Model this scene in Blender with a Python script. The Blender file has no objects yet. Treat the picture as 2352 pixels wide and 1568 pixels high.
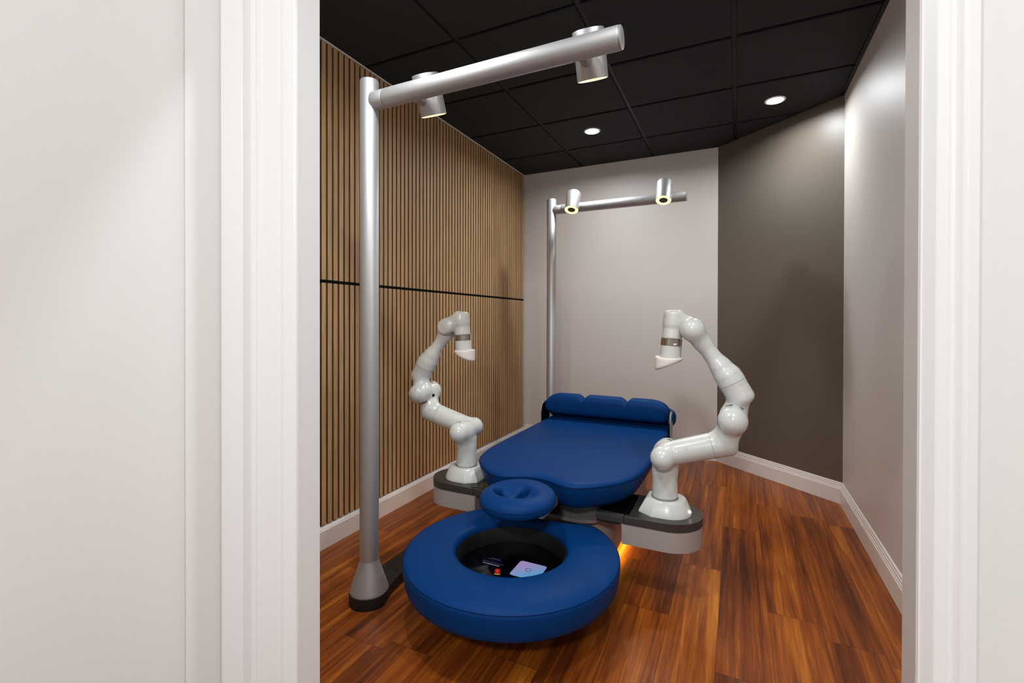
import bpy, bmesh, math, random
import numpy as np
from mathutils import Vector, Matrix
from mathutils.bvhtree import BVHTree

random.seed(7)
SC = bpy.context.scene
COL = SC.collection
PI = math.pi

# ------------------------------------------------------------------ camera
YAW, PITCH, ROLL = math.radians(25.64), math.radians(0.3135), math.radians(0.1087)
EYE = Vector((0, 0, 1.17))
fw = Vector((-math.sin(YAW) * math.cos(PITCH), math.cos(YAW) * math.cos(PITCH), -math.sin(PITCH)))
rt = Vector((math.cos(YAW), math.sin(YAW), 0))
up = rt.cross(fw)
rt2 = math.cos(ROLL) * rt + math.sin(ROLL) * up
up2 = -math.sin(ROLL) * rt + math.cos(ROLL) * up
cam = bpy.data.cameras.new('camera')
cam.sensor_width = 36.0
cam.lens = 1077.64 / 2352 * 36.0
cam.shift_y = -44.235 / 2352
cam.clip_start = 0.02
camo = bpy.data.objects.new('camera', cam)
COL.objects.link(camo)
camo.matrix_world = Matrix(((rt2.x, up2.x, -fw.x, EYE.x), (rt2.y, up2.y, -fw.y, EYE.y), (rt2.z, up2.z, -fw.z, EYE.z), (0, 0, 0, 1)))
SC.camera = camo

# ------------------------------------------------------------------ world, light, exposure
SC.view_settings.view_transform = 'Standard'
SC.view_settings.look = 'None'
SC.view_settings.gamma = 1.0
SC.view_settings.exposure = 0.0
try:
    SC.view_settings.use_curve_mapping = False
except Exception:
    pass
W = bpy.data.worlds.new('hall_ambience')
SC.world = W
W.use_nodes = True
bg = W.node_tree.nodes['Background']
bg.inputs[0].default_value = (1.0, 0.99, 0.975, 1)
wtc = W.node_tree.nodes.new('ShaderNodeTexCoord')
wsx = W.node_tree.nodes.new('ShaderNodeSeparateXYZ')
wmr = W.node_tree.nodes.new('ShaderNodeMapRange')      # the hall is lit from its ceiling: brighter above than below
wmr.inputs['From Min'].default_value = -0.5
wmr.inputs['From Max'].default_value = 0.6
wmr.inputs['To Min'].default_value = 0.22
wmr.inputs['To Max'].default_value = 0.62
W.node_tree.links.new(wtc.outputs['Generated'], wsx.inputs[0])
W.node_tree.links.new(wsx.outputs['Z'], wmr.inputs['Value'])
W.node_tree.links.new(wmr.outputs[0], bg.inputs[1])


def kelvin(r, g, b):
    return (r, g, b)


def lamp(name, kind, loc, power, color, size=0.1, aim=None, spread=None, spot=None, blend=0.4, parent=None):
    l = bpy.data.lights.new(name, kind)
    l.energy = power
    l.color = color
    if kind == 'AREA':
        l.shape = 'DISK'
        l.size = size
        if spread:
            l.spread = math.radians(spread)
    elif kind == 'SPOT':
        l.shadow_soft_size = size
        l.spot_size = math.radians(spot)
        l.spot_blend = blend
    else:
        l.shadow_soft_size = size
    o = bpy.data.objects.new(name, l)
    COL.objects.link(o)
    o.location = loc
    d = Vector(aim) if aim else Vector((0, 0, -1))
    o.rotation_euler = d.to_track_quat('-Z', 'Y').to_euler()
    return o


DL = [(-0.997, 3.474), (0.216, 3.497), (-0.997, 1.12), (0.216, 1.12)]
for i, (lx, ly) in enumerate(DL):
    lamp('recessed_bulb', 'AREA', (lx, ly, 2.585), (12.5, 10.5, 12.5, 12.5)[i], (0.93, 0.98, 1.0), 0.11, spread=166)
# ceiling lamp of the hall the camera stands in
lamp('hall_ceiling_bulb', 'AREA', (0.05, -1.25, 2.35), 31.0, (1.0, 1.0, 0.995), 0.22, aim=(-0.25, 0.75, -0.55), spread=170)


# ------------------------------------------------------------------ helpers
def srgb(r, g, b):
    f = lambda c: ((c / 255) / 12.92) if c / 255 <= 0.04045 else (((c / 255) + 0.055) / 1.055) ** 2.4
    return (f(r), f(g), f(b), 1)


def new_mat(name):
    m = bpy.data.materials.new(name)
    m.use_nodes = True
    nt = m.node_tree
    b = nt.nodes['Principled BSDF']
    return m, nt, b


def mat(name, col, rough=0.5, metal=0.0, coat=0.0, coat_rough=0.1, bump=None, var=None, spec=0.5, aniso=0.0):
    m, nt, b = new_mat(name)
    b.inputs['Base Color'].default_value = col
    b.inputs['Roughness'].default_value = rough
    b.inputs['Metallic'].default_value = metal
    b.inputs['Coat Weight'].default_value = coat
    b.inputs['Coat Roughness'].default_value = coat_rough
    b.inputs['Specular IOR Level'].default_value = spec
    tc = nt.nodes.new('ShaderNodeTexCoord')
    if bump:
        sc, st, dist = bump
        n = nt.nodes.new('ShaderNodeTexNoise')
        n.inputs['Scale'].default_value = sc
        n.inputs['Detail'].default_value = 4
        nt.links.new(tc.outputs['Object'], n.inputs['Vector'])
        bp = nt.nodes.new('ShaderNodeBump')
        bp.inputs['Strength'].default_value = st
        bp.inputs['Distance'].default_value = dist
        nt.links.new(n.outputs['Fac'], bp.inputs['Height'])
        nt.links.new(bp.outputs['Normal'], b.inputs['Normal'])
    if var:
        sc, amt = var
        n = nt.nodes.new('ShaderNodeTexNoise')
        n.inputs['Scale'].default_value = sc
        n.inputs['Detail'].default_value = 5
        nt.links.new(tc.outputs['Object'], n.inputs['Vector'])
        mx = nt.nodes.new('ShaderNodeMix')
        mx.data_type = 'RGBA'
        mx.inputs['A'].default_value = tuple(c * (1 - amt) for c in col[:3]) + (1,)
        mx.inputs['B'].default_value = tuple(min(1, c * (1 + amt)) for c in col[:3]) + (1,)
        nt.links.new(n.outputs['Fac'], mx.inputs['Factor'])
        nt.links.new(mx.outputs['Result'], b.inputs['Base Color'])
    return m


def emit(name, col, strength):
    m, nt, b = new_mat(name)
    b.inputs['Base Color'].default_value = (0.02, 0.02, 0.02, 1)
    b.inputs['Emission Color'].default_value = col
    b.inputs['Emission Strength'].default_value = strength
    return m


def root_loc(o):
    while o is not None:
        if o.type == 'EMPTY':
            return Vector(o.location)
        o = o.parent
    return Vector((0, 0, 0))


def link(name, bm, m, parent=None, smooth=False, angle=None):
    if parent is not None:
        off = root_loc(parent)
        for v in bm.verts:
            v.co -= off
    bmesh.ops.recalc_face_normals(bm, faces=bm.faces[:])
    me = bpy.data.meshes.new(name)
    bm.to_mesh(me)
    bm.free()
    me.materials.append(m)
    if smooth:
        me.shade_smooth()
        if angle:
            try:
                me.set_sharp_from_angle(angle=math.radians(angle))
            except Exception:
                pass
    o = bpy.data.objects.new(name, me)
    COL.objects.link(o)
    if parent is not None:
        o.parent = parent
    return o


def tag(o, label=None, cat=None, group=None, kind=None):
    if label:
        o['label'] = label
    if cat:
        o['category'] = cat
    if group:
        o['group'] = group
    if kind:
        o['kind'] = kind
    return o


def thing(name, loc, label, cat, group=None):
    o = bpy.data.objects.new(name, None)
    COL.objects.link(o)
    o.location = loc
    o.empty_display_size = 0.1
    return tag(o, label, cat, group)


def structure(name, bm, m, **k):
    return tag(link(name, bm, m, **k), kind='structure')


def box(bm, x0, x1, y0, y1, z0, z1, bevel=0):
    vs = [bm.verts.new((x, y, z)) for z in (z0, z1) for x, y in ((x0, y0), (x1, y0), (x1, y1), (x0, y1))]
    fs = [(0, 3, 2, 1), (4, 5, 6, 7), (0, 1, 5, 4), (1, 2, 6, 5), (2, 3, 7, 6), (3, 0, 4, 7)]
    faces = [bm.faces.new([vs[i] for i in f]) for f in fs]
    if bevel:
        es = list({e for f in faces for e in f.edges})
        bmesh.ops.bevel(bm, geom=es, offset=bevel, segments=2, affect='EDGES', profile=0.5)


def prism(bm, pts, z0, z1, bevel=0, seg=2):
    lo = [bm.verts.new((x, y, z0)) for x, y in pts]
    hi = [bm.verts.new((x, y, z1)) for x, y in pts]
    n = len(pts)
    bm.faces.new(list(reversed(lo)))
    top = bm.faces.new(hi)
    for i in range(n):
        bm.faces.new((lo[i], lo[(i + 1) % n], hi[(i + 1) % n], hi[i]))
    if bevel:
        bmesh.ops.bevel(bm, geom=list(top.edges), offset=bevel, segments=seg, affect='EDGES', profile=0.5)


def loft(bm, rings, cap0=True, cap1=True, closed=True):
    R = [[bm.verts.new(p) for p in r] for r in rings]
    n = len(R[0])
    for a, b in zip(R[:-1], R[1:]):
        for i in range(n if closed else n - 1):
            bm.faces.new((a[i], a[(i + 1) % n], b[(i + 1) % n], b[i]))
    if cap0:
        bm.faces.new(list(reversed(R[0])))
    if cap1:
        bm.faces.new(R[-1])
    return R


def frame_of(d):
    d = Vector(d).normalized()
    a = Vector((0, 0, 1)) if abs(d.z) < 0.9 else Vector((0, 1, 0))
    u = a.cross(d).normalized()
    return u, d.cross(u)


def lathe(bm, base, axis, prof, seg=48):
    """prof: list of (radius, distance along axis); capped at both ends."""
    base = Vector(base)
    axis = Vector(axis).normalized()
    u, v = frame_of(axis)
    rings = []
    for r, h in prof:
        r = max(r, 1e-5)
        rings.append([base + axis * h + (u * math.cos(2 * PI * k / seg) + v * math.sin(2 * PI * k / seg)) * r for k in range(seg)])
    loft(bm, rings)


def tube(bm, pts, r, seg=8, closed=False):
    pts = [Vector(p) for p in pts]
    n = len(pts)
    rings = []
    for i, p in enumerate(pts):
        if closed:
            d = pts[(i + 1) % n] - pts[i - 1]
        else:
            d = pts[min(i + 1, n - 1)] - pts[max(i - 1, 0)]
        u, v = frame_of(d)
        rings.append([p + (u * math.cos(2 * PI * k / seg) + v * math.sin(2 * PI * k / seg)) * r for k in range(seg)])
    if closed:
        rings.append(rings[0])
        R = [[bm.verts.new(q) for q in rr] for rr in rings[:-1]]
        R.append(R[0])
        for a, b in zip(R[:-1], R[1:]):
            for i in range(seg):
                bm.faces.new((a[i], a[(i + 1) % seg], b[(i + 1) % seg], b[i]))
    else:
        loft(bm, rings)


def catmull(P, n=8, closed=False):
    P = [Vector(p) for p in P]
    out = []
    m = len(P)
    rng = range(m) if closed else range(m - 1)
    for i in rng:
        if closed:
            a, b, c, d = P[i - 1], P[i], P[(i + 1) % m], P[(i + 2) % m]
        else:
            a, b, c, d = P[max(i - 1, 0)], P[i], P[i + 1], P[min(i + 2, m - 1)]
        for k in range(n):
            t = k / n
            out.append(0.5 * ((2 * b) + (c - a) * t + (2 * a - 5 * b + 4 * c - d) * t * t + (3 * b - a - 3 * c + d) * t ** 3))
    if not closed:
        out.append(P[-1])
    return out


# ---- signed-distance modelling with surface nets
def sd_cone(P, a, b, ra, rb):
    a, b = np.array(a, float), np.array(b, float)
    ab = b - a
    t = np.clip(((P - a) @ ab) / max(ab @ ab, 1e-12), 0, 1)
    return np.linalg.norm(P - a - t[..., None] * ab, axis=-1) - (ra + (rb - ra) * t)


def sd_cyl(P, a, b, r, rd=0.01, r2=None):
    a, b = np.array(a, float), np.array(b, float)
    ab = b - a
    L = np.linalg.norm(ab)
    d = ab / L
    h = (P - a) @ d
    q = np.linalg.norm(P - a - h[..., None] * d, axis=-1)
    rr = r if r2 is None else r + (r2 - r) * np.clip(h / L, 0, 1)
    dx = q - rr + rd
    dy = np.abs(h - L / 2) - L / 2 + rd
    return np.minimum(np.maximum(dx, dy), 0) + np.sqrt(np.maximum(dx, 0) ** 2 + np.maximum(dy, 0) ** 2) - rd


def sd_box(P, c, hs, rd=0.01):
    q = np.abs(P - np.array(c, float)) - (np.array(hs, float) - rd)
    return np.linalg.norm(np.maximum(q, 0), axis=-1) + np.minimum(q.max(-1), 0) - rd


def smin(a, b, k):
    h = np.clip(0.5 + 0.5 * (b - a) / k, 0, 1)
    return b + (a - b) * h - k * h * (1 - h)


def smax(a, b, k):
    return -smin(-a, -b, k)


def surface_net(f, lo, hi, vox):
    lo = np.array(lo, float)
    n = np.ceil((np.array(hi, float) - lo) / vox).astype(int) + 1
    ax = [lo[i] + vox * np.arange(n[i]) for i in range(3)]
    G = np.stack(np.meshgrid(*ax, indexing='ij'), -1)
    F = f(G.reshape(-1, 3)).reshape(n)
    S = F < 0
    acc = np.zeros(tuple(n - 1) + (3,))
    cnt = np.zeros(tuple(n - 1))
    corners = [(i, j, k) for i in (0, 1) for j in (0, 1) for k in (0, 1)]

    def sub(A, c):
        return A[c[0]:c[0] + n[0] - 1, c[1]:c[1] + n[1] - 1, c[2]:c[2] + n[2] - 1]
    for c in corners:
        for a in range(3):
            if c[a] == 0:
                d = list(c)
                d[a] = 1
                f0, f1 = sub(F, c), sub(F, d)
                cr = (f0 < 0) != (f1 < 0)
                t = np.where(cr, f0 / np.where(cr, f0 - f1, 1), 0)
                p = np.zeros(acc.shape)
                for q in range(3):
                    p[..., q] = c[q]
                p[..., a] = t
                acc += p * cr[..., None]
                cnt += cr
    act = cnt > 0
    idx = -np.ones(act.shape, int)
    idx[act] = np.arange(act.sum())
    cell = np.argwhere(act)
    V = lo + vox * (cell + acc[act] / cnt[act][:, None])
    quads = []
    for a in range(3):
        b, c = (a + 1) % 3, (a + 2) % 3
        s0 = [slice(None)] * 3
        s1 = [slice(None)] * 3
        s0[a] = slice(0, n[a] - 1)
        s1[a] = slice(1, n[a])
        A, B = S[tuple(s0)], S[tuple(s1)]
        E = np.argwhere(A != B)
        E = E[(E[:, b] > 0) & (E[:, c] > 0) & (E[:, b] < n[b] - 1) & (E[:, c] < n[c] - 1)]
        if len(E) == 0:
            continue
        fl = A[tuple(E.T)]

        def g(db, dc):
            e = E.copy()
            e[:, b] -= db
            e[:, c] -= dc
            return idx[tuple(e.T)]
        q = np.stack([g(1, 1), g(0, 1), g(0, 0), g(1, 0)], 1)
        q[~fl] = q[~fl][:, ::-1]
        quads.append(q)
    Q = np.concatenate(quads)
    # slide the vertices on to the surface
    for _ in range(3):
        e = vox * 0.25
        f0 = f(V)
        g = np.stack([f(V + np.eye(3)[i] * e) - f(V - np.eye(3)[i] * e) for i in range(3)], -1) / (2 * e)
        V = V - g * (f0 / np.maximum((g * g).sum(-1), 0.25))[:, None] * 0.8
    bm = bmesh.new()
    vs = [bm.verts.new(p) for p in V]
    for q in Q:
        try:
            bm.faces.new([vs[i] for i in q])
        except ValueError:
            pass
    return bm


# ------------------------------------------------------------------ materials
M = {}
M['hall_paint'] = mat('white_wall_paint', srgb(238, 237, 234), 0.6, bump=(300, 0.14, 0.002))
M['trim'] = mat('white_trim_paint', srgb(243, 243, 243), 0.35, bump=(90, 0.05, 0.001))
M['base'] = mat('baseboard_paint', srgb(226, 220, 217), 0.35)
M['greige'] = mat('greige_wall_paint', srgb(206, 198, 193), 0.5, bump=(220, 0.12, 0.001))
M['taupe'] = mat('dark_taupe_wall_paint', srgb(99, 89, 79), 0.42, bump=(220, 0.12, 0.001))
M['tile'] = mat('black_ceiling_tile', srgb(23, 25, 27), 0.8, bump=(500, 0.9, 0.003), var=(400, 0.35))
M['grid'] = mat('black_ceiling_grid', srgb(20, 20, 21), 0.55)
M['felt'] = mat('dark_brown_felt', srgb(66, 46, 31), 0.95)
M['seam_black'] = mat('matte_black_strip', srgb(12, 11, 10), 0.9, spec=0.1)
M['slat_side'] = mat('slat_core_brown', srgb(112, 80, 54), 0.8)
M['black'] = mat('satin_black', srgb(22, 22, 22), 0.45)
M['gloss_black'] = mat('gloss_black', srgb(8, 8, 9), 0.12)
M['charcoal'] = mat('charcoal_metal', srgb(62, 58, 56), 0.42, metal=0.3)
M['dark_grey'] = mat('dark_grey_plastic', srgb(66, 64, 62), 0.5)
M['cover'] = mat('grey_cover_plastic', srgb(98, 94, 91), 0.5)
M['alu'] = mat('brushed_aluminium', srgb(186, 184, 184), 0.52, metal=0.75)
M['alu2'] = mat('silver_paint', srgb(180, 177, 176), 0.45, metal=0.7)
M['skirt'] = mat('light_grey_skirt', srgb(172, 165, 162), 0.45, metal=0.25)
M['pedestal'] = mat('grey_pedestal_paint', srgb(158, 146, 140), 0.55)
M['robot'] = mat('white_glossy_plastic', srgb(206, 208, 205), 0.25, coat=0.35, coat_rough=0.06)
M['tool'] = mat('white_rubber_tool', srgb(222, 216, 211), 0.4)
M['steel'] = mat('polished_steel_ring', srgb(190, 178, 168), 0.18, metal=1.0)
M['seam'] = mat('seam_grey', srgb(96, 94, 92), 0.7)
M['seam_dark'] = mat('joint_gap_black', srgb(44, 43, 42), 0.8)
M['screw'] = mat('screw_dimple_grey', srgb(176, 175, 172), 0.4)
M['vinyl'] = mat('blue_vinyl', srgb(6, 53, 108), 0.46, bump=(900, 0.10, 0.0005), spec=0.07)
M['stitch'] = mat('blue_stitching', srgb(6, 30, 72), 0.8, spec=0.05)
M['emboss'] = mat('blue_embossed_line', srgb(12, 58, 120), 0.6, spec=0.08)
M['glass'] = mat('dark_screen_glass', srgb(2, 2, 10), 0.08)
M['bowl'] = mat('black_bowl', srgb(10, 10, 10), 0.6)
M['red'] = mat('red_button', srgb(200, 24, 22), 0.35)
M['yellow'] = mat('yellow_collar', srgb(235, 190, 60), 0.45)
M['text'] = emit('screen_text', srgb(190, 190, 215), 0.55)
M['text_dim'] = emit('screen_text_dim', srgb(120, 120, 190), 0.25)
M['warm'] = emit('warm_light_ring', (1.0, 0.78, 0.36, 1), 1.9)
M['cool'] = emit('downlight_lens', (1.0, 0.98, 1.0, 1), 22.0)
M['amber'] = emit('amber_light_strip', (1.0, 0.40, 0.03, 1), 40.0)
M['pin'] = emit('pin_light', (1.0, 0.9, 0.7, 1), 6.0)
M['emblem'] = emit('emblem_ink', srgb(84, 96, 176), 0.5)


def wood_floor():
    m, nt, b = new_mat('acacia_plank_floor')
    N, L = nt.nodes.new, nt.links.new
    tc = N('ShaderNodeTexCoord')
    sx = N('ShaderNodeSeparateXYZ')
    L(tc.outputs['Object'], sx.inputs[0])

    def math_(op, a, bb=None, c=None):
        n = N('ShaderNodeMath')
        n.operation = op
        for i, v in enumerate((a, bb, c)):
            if v is None:
                continue
            if isinstance(v, (int, float)):
                n.inputs[i].default_value = v
            else:
                L(v, n.inputs[i])
        return n.outputs[0]
    PW, PL = 0.178, 1.22
    px = math_('DIVIDE', math_('ADD', sx.outputs['X'], 10.03), PW)
    ix = math_('FLOOR', px)
    fx = math_('SUBTRACT', px, ix)
    wn = N('ShaderNodeTexWhiteNoise')
    wn.noise_dimensions = '1D'
    L(ix, wn.inputs['W'])
    py = math_('ADD', math_('DIVIDE', math_('ADD', sx.outputs['Y'], 10.0), PL), math_('MULTIPLY', wn.outputs['Value'], 7.0))
    iy = math_('FLOOR', py)
    fy = math_('SUBTRACT', py, iy)
    cid = N('ShaderNodeCombineXYZ')
    L(ix, cid.inputs[0])
    L(iy, cid.inputs[1])
    rnd = N('ShaderNodeTexWhiteNoise')
    rnd.noise_dimensions = '2D'
    L(cid.outputs[0], rnd.inputs['Vector'])
    # grain coordinates: shifted per plank, stretched along the plank
    sh = N('ShaderNodeVectorMath')
    sh.operation = 'MULTIPLY'
    L(rnd.outputs['Color'], sh.inputs[0])
    sh.inputs[1].default_value = (13, 17, 5)
    ad = N('ShaderNodeVectorMath')
    ad.operation = 'ADD'
    L(tc.outputs['Object'], ad.inputs[0])
    L(sh.outputs[0], ad.inputs[1])

    def stretched(s):
        mp = N('ShaderNodeMapping')
        mp.inputs['Scale'].default_value = s
        L(ad.outputs[0], mp.inputs['Vector'])
        return mp.outputs[0]
    def noise(scale, detail, rough, dist):
        q = N('ShaderNodeTexNoise')
        q.inputs['Scale'].default_value = 1
        q.inputs['Detail'].default_value = detail
        q.inputs['Roughness'].default_value = rough
        q.inputs['Distortion'].default_value = dist
        L(stretched(scale), q.inputs['Vector'])
        return q
    big = noise((9, 0.75, 1), 3, 0.5, 0.6)
    mid = noise((30, 1.0, 1), 6, 0.64, 0.9)
    fine = noise((210, 6, 1), 4, 0.7, 0.0)
    ramp = N('ShaderNodeValToRGB')
    e = ramp.color_ramp.elements
    e[0].position, e[0].color = 0.30, srgb(64, 27, 10)
    e[1].position, e[1].color = 0.78, srgb(210, 132, 48)
    for p, c in ((0.42, srgb(108, 50, 15)), (0.53, srgb(143, 73, 21)), (0.66, srgb(180, 104, 33))):
        q = e.new(p)
        q.color = c
    s = math_('ADD', math_('MULTIPLY', big.outputs['Fac'], 0.46), math_('MULTIPLY', mid.outputs['Fac'], 0.66))
    s = math_('ADD', s, math_('MULTIPLY', fine.outputs['Fac'], 0.24))
    s = math_('ADD', s, math_('MULTIPLY', math_('SUBTRACT', rnd.outputs['Value'], 0.5), 0.09))
    s = math_('SUBTRACT', s, 0.198)
    L(s, ramp.inputs['Fac'])
    # joints
    ex = math_('MINIMUM', fx, math_('SUBTRACT', 1.0, fx))
    ey = math_('MINIMUM', fy, math_('SUBTRACT', 1.0, fy))
    gx = math_('LESS_THAN', ex, 0.0065)
    gy = math_('LESS_THAN', ey, 0.0011)
    gap = math_('MAXIMUM', gx, gy)
    mx = N('ShaderNodeMix')
    mx.data_type = 'RGBA'
    L(math_('MULTIPLY', gap, 0.55), mx.inputs['Factor'])
    L(ramp.outputs['Color'], mx.inputs['A'])
    mx.inputs['B'].default_value = srgb(40, 16, 8)
    L(mx.outputs['Result'], b.inputs['Base Color'])
    b.inputs['Roughness'].default_value = 0.36
    b.inputs['Specular IOR Level'].default_value = 0.32
    bp = N('ShaderNodeBump')
    bp.inputs['Strength'].default_value = 0.12
    bp.inputs['Distance'].default_value = 0.002
    L(math_('SUBTRACT', fine.outputs['Fac'], gap), bp.inputs['Height'])
    L(bp.outputs['Normal'], b.inputs['Normal'])
    return m


def wood_slat():
    m, nt, b = new_mat('oak_slat')
    N, L = nt.nodes.new, nt.links.new
    tc = N('ShaderNodeTexCoord')
    mp = N('ShaderNodeMapping')
    mp.inputs['Scale'].default_value = (60, 60, 1.6)
    L(tc.outputs['Object'], mp.inputs['Vector'])
    n = N('ShaderNodeTexNoise')
    n.inputs['Scale'].default_value = 3
    n.inputs['Detail'].default_value = 6
    L(mp.outputs[0], n.inputs['Vector'])
    sx = N('ShaderNodeSeparateXYZ')
    L(tc.outputs['Object'], sx.inputs[0])
    dv = N('ShaderNodeMath')
    dv.operation = 'DIVIDE'
    L(sx.outputs['Y'], dv.inputs[0])
    dv.inputs[1].default_value = 0.039
    fl = N('ShaderNodeMath')
    fl.operation = 'FLOOR'
    L(dv.outputs[0], fl.inputs[0])
    w = N('ShaderNodeTexWhiteNoise')
    w.noise_dimensions = '1D'
    L(fl.outputs[0], w.inputs['W'])
    r = N('ShaderNodeValToRGB')
    r.color_ramp.elements[0].position = 0.3
    r.color_ramp.elements[0].color = srgb(168, 130, 88)
    r.color_ramp.elements[1].position = 0.72
    r.color_ramp.elements[1].color = srgb(206, 167, 120)
    a = N('ShaderNodeMath')
    a.operation = 'MULTIPLY_ADD'
    L(w.outputs['Value'], a.inputs[0])
    a.inputs[1].default_value = 0.14
    L(n.outputs['Fac'], a.inputs[2])
    a2 = N('ShaderNodeMath')
    a2.operation = 'SUBTRACT'
    L(a.outputs[0], a2.inputs[0])
    a2.inputs[1].default_value = 0.07
    L(a2.outputs[0], r.inputs['Fac'])
    L(r.outputs['Color'], b.inputs['Base Color'])
    b.inputs['Roughness'].default_value = 0.55
    return m


M['floor'] = wood_floor()
M['slat'] = wood_slat()

# ------------------------------------------------------------------ room shell
XL, XR, YB, H = -1.93, 0.61, 4.25, 2.603
CBR = (-0.147, 4.25)          # back wall meets the slanted wall
CR = (0.61, 3.604)            # slanted wall meets the right wall
YD0, YD1 = 0.81, 0.867        # door wall, hall face and room face
T = 0.10
HALLX, HALLY = -1.235, -0.9

bm = bmesh.new()
prism(bm, [(XL - T, HALLY), (1.5, HALLY), (1.5, 3.3), (CR[0] + T, CR[1] + 0.05), (CBR[0] + 0.05, YB + T), (XL - T, YB + T)], -0.06, 0.0)
structure('floor', bm, M['floor'])

bm = bmesh.new()
prism(bm, [(XL - T, YD1), (XL, YD1), (XL, YB + T), (XL - T, YB + T)], 0, H + 0.12)
structure('wall_left', bm, M['greige'])
bm = bmesh.new()
prism(bm, [(XL, YB), CBR, (CBR[0] + 0.06, YB + T), (XL, YB + T)], 0, H + 0.12)
structure('wall_back', bm, M['greige'])
bm = bmesh.new()
dn = Vector((CR[1] - CBR[1], -(CR[0] - CBR[0]))).normalized() * -T
prism(bm, [CBR, CR, (CR[0] + dn.x, CR[1] + dn.y), (CBR[0] + dn.x, CBR[1] + dn.y)], 0, H + 0.12)
structure('wall_slanted', bm, M['taupe'])
bm = bmesh.new()
prism(bm, [(XR, YD1), (XR + T, YD1), (XR + T, CR[1] + 0.03), CR], 0, H + 0.12)
structure('wall_right', bm, M['greige'])

# wall with the doorway
DX0, DX1, DZ = -0.965, 0.224, 2.09
bm = bmesh.new()
box(bm, XL - T, DX0, YD0, YD1, 0, H + 0.12)
box(bm, DX1, 1.5, YD0, YD1, 0, H + 0.12)
box(bm, DX0, DX1, YD0, YD1, DZ, H + 0.12)
structure('wall_front', bm, M['hall_paint'])
# hall wall on the left of the camera, with a shallow drywall build-out beside the casing
bm = bmesh.new()
pts = [(HALLX, YD0), (HALLX, 0.6955), (HALLX + 0.0045, 0.6925), (HALLX + 0.0075, 0.684), (HALLX + 0.0098, 0.672), (HALLX + 0.0112, 0.658), (HALLX + 0.0118, 0.64), (HALLX + 0.012, 0.61), (HALLX + 0.012, HALLY), (HALLX - 0.12, HALLY), (HALLX - 0.12, YD0)]
prism(bm, pts, 0, H)
structure('wall_hall', bm, M['hall_paint'], smooth=True, angle=25)


# ceiling: black tegular tiles in a black grid
def clip_poly(poly, clip):
    out = poly
    n = len(clip)
    for i in range(n):
        a, b = clip[i], clip[(i + 1) % n]
        inp, out = out, []
        if not inp:
            break
        ins = lambda p: (b[0] - a[0]) * (p[1] - a[1]) - (b[1] - a[1]) * (p[0] - a[0]) >= -1e-9
        for j in range(len(inp)):
            p, q = inp[j], inp[(j + 1) % len(inp)]
            if ins(p) != ins(q):
                d1 = (b[0] - a[0]) * (p[1] - a[1]) - (b[1] - a[1]) * (p[0] - a[0])
                d2 = (b[0] - a[0]) * (q[1] - a[1]) - (b[1] - a[1]) * (q[0] - a[0])
                t = d1 / (d1 - d2)
                x = (p[0] + (q[0] - p[0]) * t, p[1] + (q[1] - p[1]) * t)
                if ins(p):
                    out += [p, x]
                else:
                    out.append(x)
            elif ins(p):
                out.append(p)
    return out


ROOM = [(XL, YD1), (XR, YD1), CR, CBR, (XL, YB)]
INSET = [(XL + 0.022, YD1 + 0.02), (XR - 0.022, YD1 + 0.02), (CR[0] - 0.022, CR[1] - 0.009), (CBR[0] - 0.009, CBR[1] - 0.022), (XL + 0.022, YB - 0.022)]
bm = bmesh.new()
prism(bm, ROOM, H + 0.010, H + 0.05)
ceil = structure('ceiling', bm, M['grid'])
bm = bmesh.new()
xs = [-1.954 + 0.6445 * i for i in range(5)]
ys = [0.324 + 0.576 * j for j in range(8)]
for i in range(4):
    for j in range(7):
        g = 0.012
        p = clip_poly([(xs[i] + g, ys[j] + g), (xs[i + 1] - g, ys[j] + g), (xs[i + 1] - g, ys[j + 1] - g), (xs[i] + g, ys[j + 1] - g)], INSET)
        # drop repeated points
        q = []
        for a in p:
            if not q or (abs(a[0] - q[-1][0]) + abs(a[1] - q[-1][1])) > 1e-4:
                q.append(a)
        if len(q) > 2 and (abs(q[0][0] - q[-1][0]) + abs(q[0][1] - q[-1][1])) < 1e-4:
            q.pop()
        if len(q) < 3:
            continue
        # round hole free tile: bevelled lower edge
        cx = sum(a[0] for a in q) / len(q)
        cy = sum(a[1] for a in q) / len(q)
        ins = [(a[0] + (cx - a[0]) * 0.012, a[1] + (cy - a[1]) * 0.012) for a in q]
        loft(bm, [[(a[0], a[1], H + 0.009) for a in q], [(a[0], a[1], H + 0.001) for a in q], [(a[0], a[1], H - 0.003) for a in ins]])
link('ceiling_tiles', bm, M['tile'], ceil)
# wall angle round the ceiling edge
bm = bmesh.new()
for i in (1, 2, 3):
    a, b = Vector(ROOM[i]), Vector(ROOM[(i + 1) % 5])
    d = (b - a).normalized()
    nn = Vector((-d.y, d.x))
    pts = [a + d * 0.001, b - d * 0.001, b - d * 0.001 + nn * 0.02, a + d * 0.001 + nn * 0.02]
    prism(bm, [tuple(p) for p in pts], H - 0.002, H + 0.008)
link('wall_angle', bm, M['grid'], ceil)
bm = bmesh.new()
box(bm, XL + 0.001, XL + 0.026, YD1 + 0.01, YB - 0.001, H - 0.012, H - 0.004)
tag(link('trim_1', bm, M['base']), kind='structure')

# baseboards
BPROF = [(0.0155, 0.0), (0.0155, 0.091), (0.0145, 0.0945), (0.0125, 0.0965), (0.0120, 0.104), (0.0095, 0.1065), (0.0090, 0.1175), (0.0066, 0.1195), (0.0062, 0.129), (0.003, 0.1335), (0.0, 0.1335)]


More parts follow.
